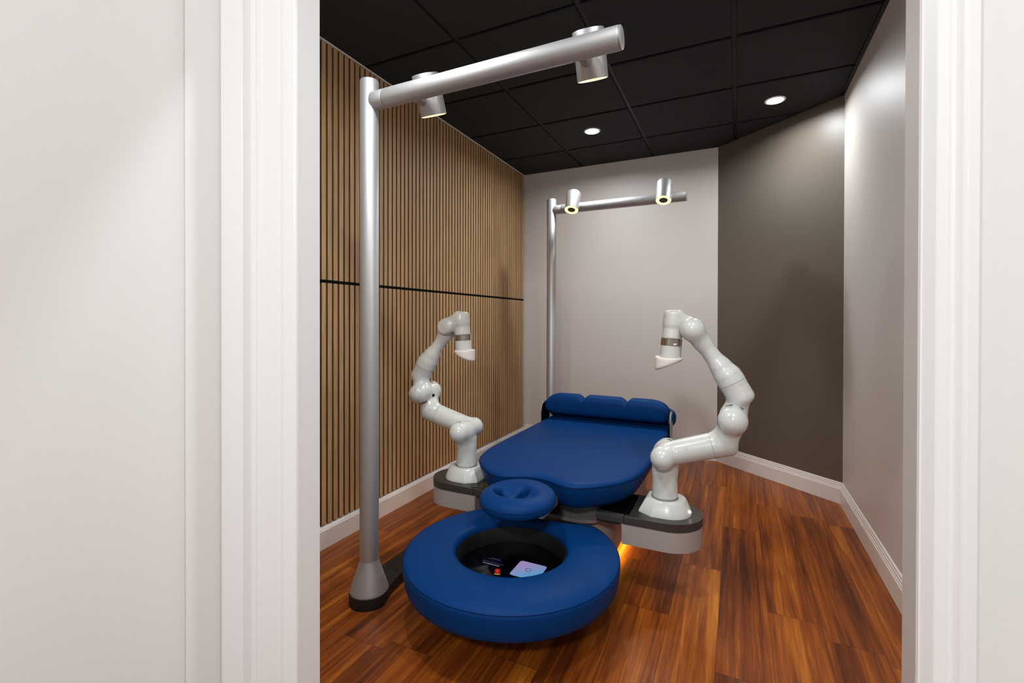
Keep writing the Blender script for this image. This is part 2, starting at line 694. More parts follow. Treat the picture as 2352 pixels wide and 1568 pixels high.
def baseboard(name, a, b, prof, cut_a, cut_b):
    """run along a->b, room on the left of the direction; cut = shift along the run per unit of depth (mitre)"""
    a, b = Vector(a), Vector(b)
    d = (b - a).normalized()
    nn = Vector((-d.y, d.x))
    bm = bmesh.new()
    pf = prof + [(0.0, 0.0)]
    R0, R1 = [], []
    for dep, z in pf:
        p = a + nn * (dep + 0.0004) + d * (dep * cut_a + 0.0004)
        q = b + nn * (dep + 0.0004) - d * (dep * cut_b + 0.0004)
        R0.append((p.x, p.y, z))
        R1.append((q.x, q.y, z))
    loft(bm, [R0, R1])
    return structure(name, bm, M['base'])


m45 = math.tan(math.radians(24.5))
baseboard('baseboard_right', (XR, YD1 + 0.002), CR, BPROF, 0, math.tan(math.radians(24.7)))
baseboard('baseboard_slanted', CR, CBR, BPROF, math.tan(math.radians(24.7)), math.tan(math.radians(20.2)))
baseboard('baseboard_back', CBR, (XL + 0.038, YB), BPROF, math.tan(math.radians(20.2)), 0)
LPROF = [(0.038, 0.0), (0.038, 0.0905), (0.0365, 0.094), (0.0345, 0.0955), (0.032, 0.1015), (0.028, 0.1045), (0.0, 0.1120)]
baseboard('baseboard_left', (XL, YB - 0.001), (XL, YD1 + 0.002), LPROF, 0, 0)


# slatted oak panelling in two rows on the left wall
def slat_panel(z0, z1, label):
    t = thing('slat_panel', (XL, 2.55, z0), label, 'wall panel', 'slatted panels on the left wall')
    bm = bmesh.new()
    box(bm, XL + 0.001, XL + 0.0125, YD1 + 0.004, YB - 0.004, z0, z1)
    link('felt_backing', bm, M['felt'], t)
    bm = bmesh.new()
    y = YD1 + 0.006
    while y + 0.027 < YB - 0.003:
        box(bm, XL + 0.0125, XL + 0.0245, y, y + 0.0280, z0, z1, 0.0010)
        y += 0.0391
    so = link('slats', bm, M['slat'], t)
    so.data.materials.append(M['slat_side'])
    for p in so.data.polygons:
        if abs(p.normal.y) > 0.9:
            p.material_index = 1
    return t


slat_panel(0.117, 1.357, 'lower run of vertical oak slats between white baseboard and black seam')
slat_panel(1.373, H - 0.014, 'upper run of vertical oak slats between black seam and ceiling')
bm = bmesh.new()
box(bm, XL + 0.001, XL + 0.022, YD1 + 0.004, YB - 0.012, 1.3575, 1.3725)
tag(link('trim_2', bm, M['seam_black']), kind='structure')


# door casing: vertical mouldings swept from their section
def moulding(name, sec, z0, z1):
    bm = bmesh.new()
    loft(bm, [[(x, YD0 - t, z0) for x, t in sec], [(x, YD0 - t, z1) for x, t in sec]])
    return tag(link(name, bm, M['trim']), kind='structure')


LSEC = [(-1.2335, 0.0), (-1.2335, 0.016), (-1.231, 0.024), (-1.224, 0.027), (-1.1425, 0.027), (-1.1405, 0.0255), (-1.1395, 0.004), (-1.1180, 0.003), (-1.112, 0.010), (-1.100, 0.0150), (-1.087, 0.0135), (-1.080, 0.011), (-1.018, 0.011), (-1.015, 0.0135), (-1.001, 0.0190), (-0.985, 0.0190), (-0.966, 0.0165), (-0.962, 0.014), (-0.9605, 0.010), (-0.9605, 0.0)]
moulding('trim_3', LSEC, 0.0, DZ + 0.06)
RSEC = [(0.2225, 0.0), (0.2225, 0.0015), (0.2240, 0.0025), (0.2330, 0.0190), (0.2345, 0.0205), (0.2450, 0.0205), (0.2468, 0.0192), (0.2490, 0.0184), (0.2520, 0.0195), (0.2600, 0.0300), (0.2615, 0.0310), (0.2715, 0.0310), (0.2760, 0.0260), (0.2795, 0.0120), (0.2800, 0.0)]
moulding('trim_4', list(reversed(RSEC)), 0.0, DZ + 0.06)
# jambs lining the opening
bm = bmesh.new()
box(bm, DX0, DX0 + 0.004, YD0 - 0.0005, YD1 + 0.0005, 0, DZ)
box(bm, DX0, DX1, YD0 - 0.0005, YD1 + 0.0005, DZ - 0.004, DZ)
tag(link('trim_5', bm, M['trim']), kind='structure')
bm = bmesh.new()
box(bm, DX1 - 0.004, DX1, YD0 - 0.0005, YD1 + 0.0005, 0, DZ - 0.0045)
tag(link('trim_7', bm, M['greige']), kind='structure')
bm = bmesh.new()
box(bm, DX0 - 0.06, DX1 + 0.056, YD0 - 0.018, YD0 - 0.0002, DZ + 0.0605, DZ + 0.15)
tag(link('trim_6', bm, M['trim']), kind='structure')


# ------------------------------------------------------------------ recessed downlights
def downlight(x, y, label):
    t = thing('recessed_light', (x, y, H - 0.003), label, 'ceiling light', 'recessed ceiling lights')
    bm = bmesh.new()
    lathe(bm, (x, y, H - 0.0034), (0, 0, -1), [(0.050, 0.0), (0.062, 0.0), (0.062, 0.0025), (0.056, 0.005), (0.050, 0.0045), (0.050, 0.0)])
    link('trim_ring', bm, M['trim'], t, True, 40)
    bm = bmesh.new()
    lathe(bm, (x, y, H - 0.0036), (0, 0, -1), [(0.0495, 0.0), (0.0495, 0.002), (0.03, 0.0035), (0.0005, 0.004)])
    link('lens', bm, M['cool'], t, True, 40)


downlight(DL[0][0], DL[0][1], 'bright round ceiling downlight nearer the slatted wall')
downlight(DL[1][0], DL[1][1], 'bright round ceiling downlight beside the dark slanted wall')

# ------------------------------------------------------------------ lamp stands
PX = -1.378
POLE_R = 0.0385


def light_stand(py, s, label, lamps):
    """s: +1 lamps hang towards +y of the boom, -1 towards -y"""
    t = thing('lamp_stand', (PX, py, 0), label, 'lamp stand', 'silver lamp stands of the massage table')
    # black foot running beside the table and curling in under it
    bm = bmesh.new()
    arc = [(PX + 0.081 * math.cos(a), 0.081 * math.sin(a)) for a in [PI + (PI) * k / 18 for k in range(19)]]
    edge = arc[::-1] if False else arc
    inner = [(PX + 0.060, 0.055), (PX + 0.048, 0.11), (PX + 0.040, 0.17), (PX + 0.042, 0.30), (PX + 0.075, 0.44), (PX + 0.15, 0.53), (PX + 0.255, 0.57)]
    outer = [(PX + 0.255, 0.71), (PX + 0.10, 0.68), (PX - 0.02, 0.60), (PX - 0.075, 0.46), (PX - 0.081, 0.30), (PX - 0.081, 0.10)]
    pts = arc + [tuple(v[:2]) for v in catmull([(p[0], p[1], 0) for p in inner], 5)] + [tuple(v[:2]) for v in catmull([(p[0], p[1], 0) for p in outer], 5)]
    pts = [(x, py + s * y) for x, y in pts]
    if s < 0:
        pts = pts[::-1]
    prism(bm, pts, 0.0, 0.047, 0.003)
    foot = link('foot', bm, M['black'], t, True, 35)
    bm = bmesh.new()
    lathe(bm, (PX + 0.005, py + s * 0.165, 0.0472), (0, 0, 1), [(0.0105, 0), (0.0105, 0.001), (0.007, 0.0012), (0.0005, 0.0005)], 20)
    link('bolt_cap', bm, M['gloss_black'], foot, True, 40)
    bm = bmesh.new()
    lathe(bm, (PX, py, 0.0475), (0, 0, 1), [(0.0785, 0), (0.0785, 0.002), (0.0770, 0.008), (0.060, 0.058), (0.046, 0.100), (0.0395, 0.122), (0.0387, 0.126)], 64)
    link('base_cone', bm, M['alu'], t, True, 40)
    bm = bmesh.new()
    lathe(bm, (PX, py, 0.1735), (0, 0, 1), [(POLE_R, 0), (POLE_R, 1.979), (POLE_R - 0.003, 1.983), (POLE_R - 0.006, 1.983), (0.001, 1.9825)], 64)
    link('pole', bm, M['alu'], t, True, 40)
    # boom with a turned neck at the pole
    bz = 2.069
    bm = bmesh.new()
    lathe(bm, (PX + 0.028, py, bz), (1, 0, 0), [(0.0365, 0.0), (0.0365, 0.058), (0.0355, 0.0595)], 48)
    link('boom_neck', bm, M['alu'], t, True, 40)
    bm = bmesh.new()
    lathe(bm, (PX + 0.089, py, bz), (1, 0, 0), [(0.0355, 0.0), (0.037, 0.0015), (0.037, 0.945), (0.0355, 0.947)], 48)
    link('boom', bm, M['alu'], t, True, 40)
    bm = bmesh.new()
    lathe(bm, (PX + 1.0365, py, bz), (1, 0, 0), [(0.0355, 0.0), (0.0362, 0.002), (0.036, 0.006), (0.033, 0.0085), (0.001, 0.0085)], 48)
    link('end_cap', bm, M['alu2'], t, True, 40)
    tilt = math.radians(24)
    for lx in lamps:
        ax = Vector((0, s * math.sin(tilt), -math.cos(tilt)))         # aims down and in at the table
        c = Vector((lx, py + s * 0.1125, 2.101 if s > 0 else 2.090))
        topp = c - ax * 0.078
        Lh = 0.156
        r = 0.0545
        bm = bmesh.new()
        lathe(bm, topp, ax, [(0.001, 0.004), (r - 0.006, 0.004), (r - 0.004, 0.0), (r - 0.001, 0.0), (r, 0.002), (r, Lh), (r - 0.002, Lh), (r - 0.0025, Lh - 0.004), (0.001, Lh - 0.004)], 64)
        hd = link('lamp_head', bm, M['alu2'], t, True, 35)
        # arch shaped shell round the stub
        bm = bmesh.new()
        u = Vector((1, 0, 0))
        v = ax.cross(u)
        if v.y * s > 0:
            v = -v
        rows = []
        for i in range(15):
            k = i / 14
            hgt = Lh - 0.001 - k * 0.088
            a0 = math.asin(0.94 * math.sqrt(1 - 0.86 * k ** 1.5))
            row = []
            for j in range(13):
                a = -a0 + 2 * a0 * j / 12
                out = 0.0012 + 0.026 * k * (1 - (a / a0) ** 2)
                row.append(topp + ax * hgt + (v * math.cos(a) + u * math.sin(a)) * (r + 0.0006) + v * out)
            rows.append(row)
        loft(bm, rows, False, False, closed=False)
        link('mount_shell', bm, M['alu2'], hd, True)
        bm = bmesh.new()
        lathe(bm, (lx, py + s * 0.03, 2.062), (0, s, -0.1), [(0.021, 0), (0.021, 0.040)], 32)
        link('stub', bm, M['alu2'], hd, True, 40)
        bm = bmesh.new()
        e0 = topp + ax * (Lh - 0.0038)
        lathe(bm, e0, ax, [(0.030, 0), (r - 0.003, 0.0), (r - 0.002, 0.003), (r - 0.005, 0.0052), (0.0325, 0.0052), (0.030, 0.003), (0.030, 0.0)], 64)
        link('light_ring', bm, M['warm'], hd, True, 40)
        bm = bmesh.new()
        lathe(bm, e0, ax, [(0.0298, 0.0), (0.0298, 0.0022), (0.012, 0.0016), (0.0005, 0.0030)], 32)
        link('sensor_window', bm, M['dark_grey'], hd, True, 40)
        lamp('stand_bulb', 'SPOT', e0 + ax * 0.012, 6.5, (1.0, 0.87, 0.66), 0.045, aim=ax, spot=125, blend=0.9)
    return t


light_stand(1.501, 1, 'tall silver lamp stand at front, its boom level above the ring cushion', (-1.157, -0.470))
light_stand(3.619, -1, 'silver lamp stand at the back behind the foot bolster, two glowing rings', (-1.160, -0.476))

# ------------------------------------------------------------------ massage table
CX, CY = -0.812, 2.165
tb = thing('massage_table', (CX, 2.55, 0), 'blue vinyl robotic massage table with face cradle, ring cushion and side trays', 'massage table')


def outline(n_side=10):
    half = [(0.0, 1.953), (0.045, 1.949), (0.085, 1.932), (0.125, 1.912), (0.165, 1.905), (0.205, 1.913), (0.255, 1.945), (0.31, 1.998), (0.362, 2.066), (0.400, 2.155), (0.419, 2.26), (0.424, 2.40), (0.424, 2.62), (0.424, 2.90), (0.424, 3.20), (0.421, 3.30), (0.40, 3.335), (0.36, 3.35), (0.2, 3.352), (0.0, 3.352)]
    right = catmull([(CX + x, y, 0) for x, y in half], 5)
    left = [Vector((2 * CX - p.x, p.y, 0)) for p in reversed(right[1:-1])]
    return right + left


OUT = outline()


def inset(poly, d):
    n = len(poly)
    res = []
    for i in range(n):
        a, b, c = poly[i - 1], poly[i], poly[(i + 1) % n]
        t = (c - a).normalized()
        nn = Vector((-t.y, t.x, 0))
        res.append(b + nn * d)
    return res


def at_z(poly, z):
    return [(p.x, p.y, z) for p in poly]


bm = bmesh.new()
prof = [(0.066, 0.3495), (0.052, 0.3510), (0.036, 0.358), (0.018, 0.388), (0.006, 0.425), (0.0, 0.4485), (0.0012, 0.4525), (0.0012, 0.4545), (0.002, 0.4565), (0.007, 0.4625), (0.016, 0.4675), (0.032, 0.4705), (0.06, 0.4715)]
rings = [at_z(inset(OUT, d), z) for d, z in prof]
R = loft(bm, rings, True, False)
bm.faces.new(R[-1])
mattress = link('mattress', bm, M['vinyl'], tb, True, 60)
bm = bmesh.new()
tube(bm, at_z(inset(OUT, -0.0004), 0.4535), 0.0013, 6, closed=True)
tube(bm, at_z(inset(OUT, 0.0006), 0.4465), 0.0009, 6, closed=True)
link('piping', bm, M['stitch'], mattress, True)
# embossed contour lines
bm = bmesh.new()
ZT = 0.4712
lines = [
    [(-1.10, 3.02), (-1.105, 2.80), (-1.095, 2.58), (-1.088, 2.38), (-1.075, 2.24), (-1.035, 2.15), (-0.97, 2.105), (-0.88, 2.09), (-0.80, 2.085), (-0.70, 2.09), (-0.62, 2.12), (-0.57, 2.18), (-0.55, 2.30), (-0.545, 2.5), (-0.56, 2.75), (-0.575, 3.02)],
    [(-1.045, 3.02), (-1.05, 2.82), (-1.045, 2.62), (-1.055, 2.44), (-1.045, 2.32), (-1.012, 2.22), (-0.95, 2.165), (-0.87, 2.145), (-0.78, 2.15)],
    [(-0.985, 3.02), (-0.99, 2.84), (-1.005, 2.66), (-1.035, 2.48), (-1.06, 2.36)],
    [(-0.925, 3.02), (-0.92, 2.86), (-0.945, 2.70), (-0.99, 2.56), (-1.03, 2.44)],
    [(-0.865, 3.02), (-0.845, 2.88), (-0.862, 2.74), (-0.92, 2.62), (-0.985, 2.52), (-1.02, 2.40), (-1.0, 2.29)],
    [(-0.805, 3.02), (-0.80, 2.88), (-0.845, 2.72)],
    [(-0.745, 3.02), (-0.755, 2.86), (-0.775, 2.70), (-0.765, 2.58), (-0.715, 2.48), (-0.665, 2.41), (-0.645, 2.33), (-0.65, 2.25), (-0.70, 2.18)],
    [(-0.695, 3.02), (-0.705, 2.86), (-0.715, 2.70), (-0.70, 2.58), (-0.66, 2.48), (-0.63, 2.40), (-0.62, 2.30)],
    [(-0.645, 3.02), (-0.65, 2.86), (-0.655, 2.70), (-0.64, 2.56), (-0.61, 2.45), (-0.60, 2.34)],
    [(-0.61, 3.02), (-0.61, 2.86), (-0.605, 2.70), (-0.59, 2.56), (-0.58, 2.44), (-0.59, 2.30)],
]
for ln in lines:
    tube(bm, catmull([(x, y, ZT) for x, y in ln], 6), 0.0011, 6)
# little raised stitch marks of the word at the middle of the top
rs = random.Random(3)
for w in range(7):
    x0 = -0.893 + w * 0.0165
    y0 = 2.318 + 0.006 * math.sin(w * 1.7)
    for k in range(5):
        xx, yy = x0 + rs.uniform(0, 0.011), y0 + rs.uniform(-0.007, 0.009)
        lathe(bm, (xx, yy, ZT), (0, 0, 1), [(0.0012, 0), (0.0010, 0.0009), (0.0002, 0.0012)], 6)
link('embossed_lines', bm, M['emboss'], mattress, True)

# foot bolster with two notches
def f_bol(P):
    x, y, z = P[:, 0] - CX, P[:, 1], P[:, 2]
    yc, zc = 3.165, 0.572
    hl = 0.4225
    # rounded slab: big corner radius on top ends, notches on top
    qx = np.abs(x)
    top = 0.078
    zz = z - zc
    # half height falls off towards the ends (elliptic corner)
    e = np.clip((qx - (hl - 0.125)) / 0.125, 0, 1)
    hz = np.where(zz > 0, top * np.sqrt(np.clip(1 - e ** 2.2, 0.02, 1)), 0.072 * np.sqrt(np.clip(1 - 0.55 * e ** 4, 0.02, 1)))
    ry = 0.060
    d2 = (np.sqrt((np.abs(zz) / hz) ** 2.6 + (np.abs(y - yc) / ry) ** 2.6) ** (2 / 2.6) - 1) * 0.055
    dx = qx - hl
    d = smax(d2, dx, 0.02)
    # notches for the ankles: V cuts across the top
    vx = np.abs(qx - 0.147)
    cut = (vx * 0.86 + (zc + 0.040 - P[:, 2]) * 0.62)
    cut = smax(cut, -(P[:, 1] - yc) - 1.0, 0.001)
    return smax(d, -cut, 0.018)


bm = surface_net(f_bol, (CX - 0.45, 3.08, 0.48), (CX + 0.45, 3.25, 0.67), 0.0055)
bol = link('foot_bolster', bm, M['vinyl'], tb, True)


def f_pad(P):
    x, y, z = np.abs(P[:, 0] - CX), P[:, 1], P[:, 2]
    q = sd_box(np.stack([x, y, z], -1), (0, 3.285, 0.515), (0.448, 0.055, 0.062), 0.052)
    return q


bm = surface_net(f_pad, (CX - 0.47, 3.22, 0.44), (CX + 0.47, 3.36, 0.60), 0.007)
link('foot_pad', bm, M['vinyl'], tb, True)
for sx in (-1, 1):
    bm = bmesh.new()
    xx = CX + sx * 0.4265
    P0 = [(xx, y, z) for y, z in ((3.085, 0.40), (3.075, 0.52), (3.10, 0.575), (3.16, 0.590), (3.21, 0.575), (3.225, 0.48), (3.20, 0.40))]
    P1 = [(p[0] + sx * 0.008, p[1], p[2]) for p in P0]
    loft(bm, [P0, P1])
    br = link('bolster_bracket', bm, M['gloss_black'], tb)
    bm = bmesh.new()
    tube(bm, catmull([(xx + sx * 0.0095, y, z) for y, z in ((3.085, 0.40), (3.076, 0.50), (3.085, 0.555), (3.115, 0.583))], 6), 0.0028, 8)
    link('bracket_edge', bm, M['alu2'], br, True)


# face cradle
def f_cradle(P):
    cx, cy, cz = CX - 0.002, 1.755, 0.431
    x, y, z = P[:, 0] - cx, P[:, 1] - cy, P[:, 2] - cz
    z = z - 0.03 * y                      # tips towards the head end
    rx, ry = 0.157, 0.163
    rho = np.sqrt((x / rx) ** 2 + (y / ry) ** 2)
    # puffy cushion: superellipsoid
    body = ((rho ** 3.0 + (np.abs(z) / 0.045) ** 2.6) ** (1 / 2.8) - 1) * 0.052
    # dished middle
    dish = np.sqrt(((x + 0.012) / 0.098) ** 2 + ((y + 0.020) / 0.066) ** 2 + ((z - 0.056) / 0.044) ** 2)
    dish = (dish - 1) * 0.055
    body = smax(body, -dish, 0.022)
    # face openings: a slot down the middle, crescents for the eyes
    slot = sd_cone(P * 0 + np.stack([x, y, z * 0.12], -1), (0.002, -0.052, 0), (0.020, 0.014, 0), 0.017, 0.021)
    eye1 = sd_cone(np.stack([x, y, z * 0.12], -1), (-0.090, -0.012, 0), (-0.044, -0.052, 0), 0.015, 0.013)
    eye2 = sd_cone(np.stack([x, y, z * 0.12], -1), (0.070, -0.018, 0), (0.048, -0.046, 0), 0.010, 0.010)
    for h in (slot, eye1, eye2):
        body = smax(body, -h, 0.016)
    return body


bm = surface_net(f_cradle, (CX - 0.18, 1.565, 0.33), (CX + 0.18, 1.955, 0.50), 0.005)
cr = link('face_cradle', bm, M['vinyl'], tb, True)
bm = bmesh.new()
for zo, rr in ((0.004, 0.0010), (-0.032, 0.0009)):
    pts = []
    for k in range(72):
        a = 2 * PI * k / 72
        s = 1.0
        c = Vector((math.cos(a) * 0.157, math.sin(a) * 0.163, 0))
        # march out to the surface
        lo_, hi_ = 0.6, 1.1
        for _ in range(24):
            mid = (lo_ + hi_) / 2
            p = np.array([[CX + c.x * mid, 1.755 + c.y * mid, 0.431 + zo + 0.03 * c.y * mid]])
            if f_cradle(p)[0] < 0:
                lo_ = mid
            else:
                hi_ = mid
        pts.append((CX + c.x * lo_, 1.755 + c.y * lo_, 0.431 + zo + 0.03 * c.y * lo_))
    tube(bm, pts, rr, 6, closed=True)
link('piping', bm, M['stitch'], cr, True)
bm = bmesh.new()
box(bm, CX - 0.045, CX + 0.105, 1.775, 1.955, 0.352, 0.398, 0.012)
box(bm, CX - 0.035, CX + 0.055, 1.94, 2.10, 0.300, 0.356, 0.006)
link('cradle_bracket', bm, M['alu2'], tb, True, 40)

# pedestal and the dark head-end covers
def rrect(x0, x1, y0, y1, r, n=6):
    pts = []
    for cx, cy, a0 in ((x1 - r, y0 + r, -PI / 2), (x1 - r, y1 - r, 0), (x0 + r, y1 - r, PI / 2), (x0 + r, y0 + r, PI)):
        for k in range(n + 1):
            a = a0 + PI / 2 * k / n
            pts.append((cx + r * math.cos(a), cy + r * math.sin(a)))
    return pts


bm = bmesh.new()
prism(bm, rrect(CX - 0.285, CX + 0.285, 2.115, 3.20, 0.12, 10), 0.045, 0.245, 0.004)
ped = link('pedestal', bm, M['pedestal'], tb, True, 40)
bm = bmesh.new()
prism(bm, rrect(CX - 0.235, CX + 0.235, 2.165, 3.15, 0.10, 8), 0.0, 0.0448)
link('plinth', bm, M['black'], ped)
for sx in (-1, 1):
    bm = bmesh.new()
    box(bm, CX + sx * 0.268 - 0.006, CX + sx * 0.268 + 0.006, 2.25, 3.06, 0.038, 0.0446)
    link('light_strip', bm, M['amber'], ped)
bm = bmesh.new()
prism(bm, rrect(CX - 0.272, CX + 0.272, 2.050, 3.19, 0.13, 10), 0.2455, 0.2615, 0.002)
link('deck_plate', bm, M['alu2'], tb)
bm = bmesh.new()
prism(bm, rrect(CX - 0.25, CX + 0.25, 2.10, 3.22, 0.05, 5), 0.2625, 0.349)
link('lift_frame', bm, M['black'], tb)
# curved dark cover at the head end
bm = bmesh.new()
pts = []
for k in range(13):
    a = math.radians(-128 + 74 * k / 12)
    pts.append((CX + 0.150 + 0.200 * math.cos(a) + 0.02, 2.235 + 0.170 * math.sin(a)))
pts = pts + [(CX + 0.268, 2.14), (CX + 0.06, 2.14)]
prism(bm, pts, 0.262, 0.322, 0.002)
link('rail_cover', bm, M['cover'], tb, True, 40)
bm = bmesh.new()
box(bm, CX - 0.21, CX + 0.06, 2.062, 2.12, 0.262, 0.324, 0.003)
link('rail_block', bm, M['black'], tb)

# side trays which carry the robots
def tray(sx):
    Rr = 0.1425
    ox = 0.5405
    cyy = CY + 0.004
    arc = [(ox + Rr * math.cos(a), Rr * math.sin(a)) for a in [-PI / 2 + PI * k / 28 for k in range(29)]]
    full = arc + [(0.376, Rr), (0.376, -Rr)]

    def w(pts):
        q = [(CX + sx * x, cyy + sx * y) for x, y in pts]
        return q
    bm = bmesh.new()
    prism(bm, w(full), 0.2905, 0.325, 0.0025)
    tr = link('side_tray', bm, M['charcoal'], tb, True, 35)
    bm = bmesh.new()
    Rs = Rr - 0.0015
    arc2 = [(ox + Rs * math.cos(a), Rs * math.sin(a)) for a in [-PI / 2 + PI * k / 28 for k in range(29)]]
    prism(bm, w(arc2 + [(0.3655, Rs), (0.3655, -Rs)]), 0.204, 0.2895)
    link('tray_skirt', bm, M['skirt'], tr, True, 35)
    bm = bmesh.new()
    prism(bm, w([(0.3735, Rr - 0.001), (0.252, Rr - 0.001), (0.252, -Rr + 0.001), (0.3735, -Rr + 0.001)]), 0.2915, 0.3245, 0.002)
    link('tray_carriage', bm, M['charcoal'], tr, True, 35)
    bm = bmesh.new()
    prism(bm, w([(0.395, Rr - 0.02), (0.265, Rr - 0.02), (0.265, -Rr + 0.02), (0.395, -Rr + 0.02)]), 0.3246, 0.3262, 0.001)
    link('carriage_window', bm, M['gloss_black'], tr)
    for y0 in (-Rr + 0.006, Rr - 0.012):
        bm = bmesh.new()
        prism(bm, w([(0.255, y0), (0.355, y0), (0.355, y0 + 0.006), (0.255, y0 + 0.006)]), 0.282, 0.2912)
        link('tray_bearer', bm, M['black'], tr)


tray(1)
tray(-1)

# ring cushion at the head end, hollowed towards the pedestal
RC = Vector((CX, 1.690, 0))
R_O, R_I = 0.425, 0.221


def ring_R(a):
    """outer radius against direction; a=pi/2 faces the pedestal"""
    d = (a - PI / 2 + PI) % (2 * PI) - PI
    x = R_O * math.sin(abs(d))
    # a shallow scoop towards the pedestal, fading out at the shoulders
    t = min(1, max(0, (abs(d) - math.radians(24)) / math.radians(16)))
    t = t * t * (3 - 2 * t)
    q = min(1.2, abs(math.tan(d)) * 0.30 / 0.21) if abs(d) < 1.2 else 1.2
    flat = (0.295 + 0.055 * q * q) / max(0.3, math.cos(d))
    flat = min(flat, R_O)
    return flat + (R_O - flat) * t


bm = bmesh.new()
NS = 144
sec = [(0.000, 0.2440), (0.012, 0.2560), (0.050, 0.2640), (0.12, 0.2685), (0.35, 0.2730), (0.55, 0.2725), (0.72, 0.2690), (0.84, 0.2635), (0.92, 0.2575), (0.965, 0.2525), (0.985, 0.2490), (1.0, 0.2455), (1.004, 0.235), (0.996, 0.210), (0.975, 0.180), (0.945, 0.160), (0.90, 0.152), (0.5, 0.150), (0.05, 0.150), (0.0, 0.160)]
cols = []
for k in range(NS):
    a = 2 * PI * k / NS
    Ro = ring_R(a)
    col = []
    for f, z in sec:
        r = R_I + (Ro - R_I) * f
        col.append((RC.x + r * math.cos(a), RC.y + r * math.sin(a), z))
    cols.append(col)
V = [[bm.verts.new(p) for p in c] for c in cols]
m_ = len(sec)
for k in range(NS):
    for i in range(m_):
        bm.faces.new((V[k][i], V[(k + 1) % NS][i], V[(k + 1) % NS][(i + 1) % m_], V[k][(i + 1) % m_]))
ring = link('ring_cushion', bm, M['vinyl'], tb, True)
bm = bmesh.new()
tube(bm, [(RC.x + (R_I + (ring_R(2 * PI * k / NS) - R_I) * 0.992 + 0.0006) * math.cos(2 * PI * k / NS), RC.y + (R_I + (ring_R(2 * PI * k / NS) - R_I) * 0.992 + 0.0006) * math.sin(2 * PI * k / NS), 0.2487) for k in range(NS)], 0.0011, 6, closed=True)
link('piping', bm, M['stitch'], ring, True)
bm = bmesh.new()
lathe(bm, (RC.x, RC.y, 0.13), (0, 0, 1), [(0.205, 0.0), (0.2190, 0.01), (0.2190, 0.112), (0.216, 0.114), (0.2145, 0.112), (0.2145, 0.045), (0.001, 0.045)], 96)
bowl = link('screen_well', bm, M['bowl'], tb, True, 40)
bm = bmesh.new()
lathe(bm, (RC.x, RC.y, 0.1755), (0, 0, 1), [(0.2135, 0.0), (0.2135, 0.0035), (0.211, 0.0045), (0.001, 0.0045)], 96)
scr = link('display_screen', bm, M['glass'], tb, True, 40)
SZ = 0.1806
# bright tile with an emblem at its centre
def tile_mat():
    m, nt, b = new_mat('screen_tile_gradient')
    N, L = nt.nodes.new, nt.links.new
    tc = N('ShaderNodeTexCoord')
    sx = N('ShaderNodeSeparateXYZ')
    L(tc.outputs['Generated'], sx.inputs[0])
    sb = N('ShaderNodeMath')
    sb.operation = 'MULTIPLY_ADD'
    L(sx.outputs['Y'], sb.inputs[0])
    sb.inputs[1].default_value = -0.5
    sb.inputs[2].default_value = 0.5
    sm = N('ShaderNodeMath')
    sm.operation = 'MULTIPLY_ADD'
    L(sx.outputs['X'], sm.inputs[0])
    sm.inputs[1].default_value = 0.5
    L(sb.outputs[0], sm.inputs[2])
    r = N('ShaderNodeValToRGB')
    e = r.color_ramp.elements
    e[0].position, e[0].color = 0.0, srgb(176, 140, 204)
    e[1].position, e[1].color = 0.80, srgb(60, 168, 214)
    q = e.new(0.42)
    q.color = srgb(146, 148, 200)
    L(sm.outputs[0], r.inputs['Fac'])
    b.inputs['Base Color'].default_value = (0.02, 0.02, 0.02, 1)
    L(r.outputs['Color'], b.inputs['Emission Color'])
    b.inputs['Emission Strength'].default_value = 0.8
    return m


bm = bmesh.new()
prism(bm, rrect(-0.797, -0.681, 1.636, 1.752, 0.012, 6), SZ - 0.0004, SZ)
link('screen_tile', bm, tile_mat(), scr)
bm = bmesh.new()
tc_ = Vector((-0.739, 1.694, SZ + 0.0002))
tube(bm, [tc_ + Vector((0.0105 * math.cos(a), 0.0105 * math.sin(a), 0)) for a in [math.radians(165 - 330 * k / 30) for k in range(31)]], 0.0011, 6)
for a in (155, 115):
    p = tc_ + Vector((0.0135 * math.cos(math.radians(a + 15)), 0.0135 * math.sin(math.radians(a + 15)), 0))
    lathe(bm, p, (0, 0, 1), [(0.0026, 0), (0.0024, 0.0006), (0.0003, 0.0008)], 12)
link('tile_emblem', bm, M['emblem'], scr)
# rows of small screen lettering, upright for someone lying on the table
rs = random.Random(11)


def text_row(bm, x0, x1, y, h, dens):
    x = x0
    while x < x1:
        wl = rs.uniform(0.006, 0.012)
        e = min(x + wl, x1)
        while x < e:
            w = rs.uniform(0.0008, 0.0016)
            hh = h * rs.choice((0.6, 0.6, 0.75, 1.0))
            prism(bm, [(x, y), (x + w, y), (x + w, y + hh), (x, y + hh)], SZ - 0.0004, SZ + 0.0001)
            if rs.random() < 0.6:
                prism(bm, [(x, y + hh - 0.0006), (x + w + 0.0008, y + hh - 0.0006), (x + w + 0.0008, y + hh), (x, y + hh)], SZ - 0.0004, SZ + 0.0001)
            x += w + 0.0007 / dens
        x += 0.0022


bm = bmesh.new()
text_row(bm, -0.931, -0.857, 1.670, 0.0048, 1.3)
link('screen_text', bm, M['text'], scr)
bm = bmesh.new()
text_row(bm, -0.916, -0.874, 1.7165, 0.0036, 1.2)
text_row(bm, -0.928, -0.862, 1.708, 0.0022, 0.5)
text_row(bm, -0.942, -0.842, 1.688, 0.0022, 0.5)
text_row(bm, -0.942, -0.846, 1.681, 0.0022, 0.5)
link('screen_text_dim', bm, M['text_dim'], scr)
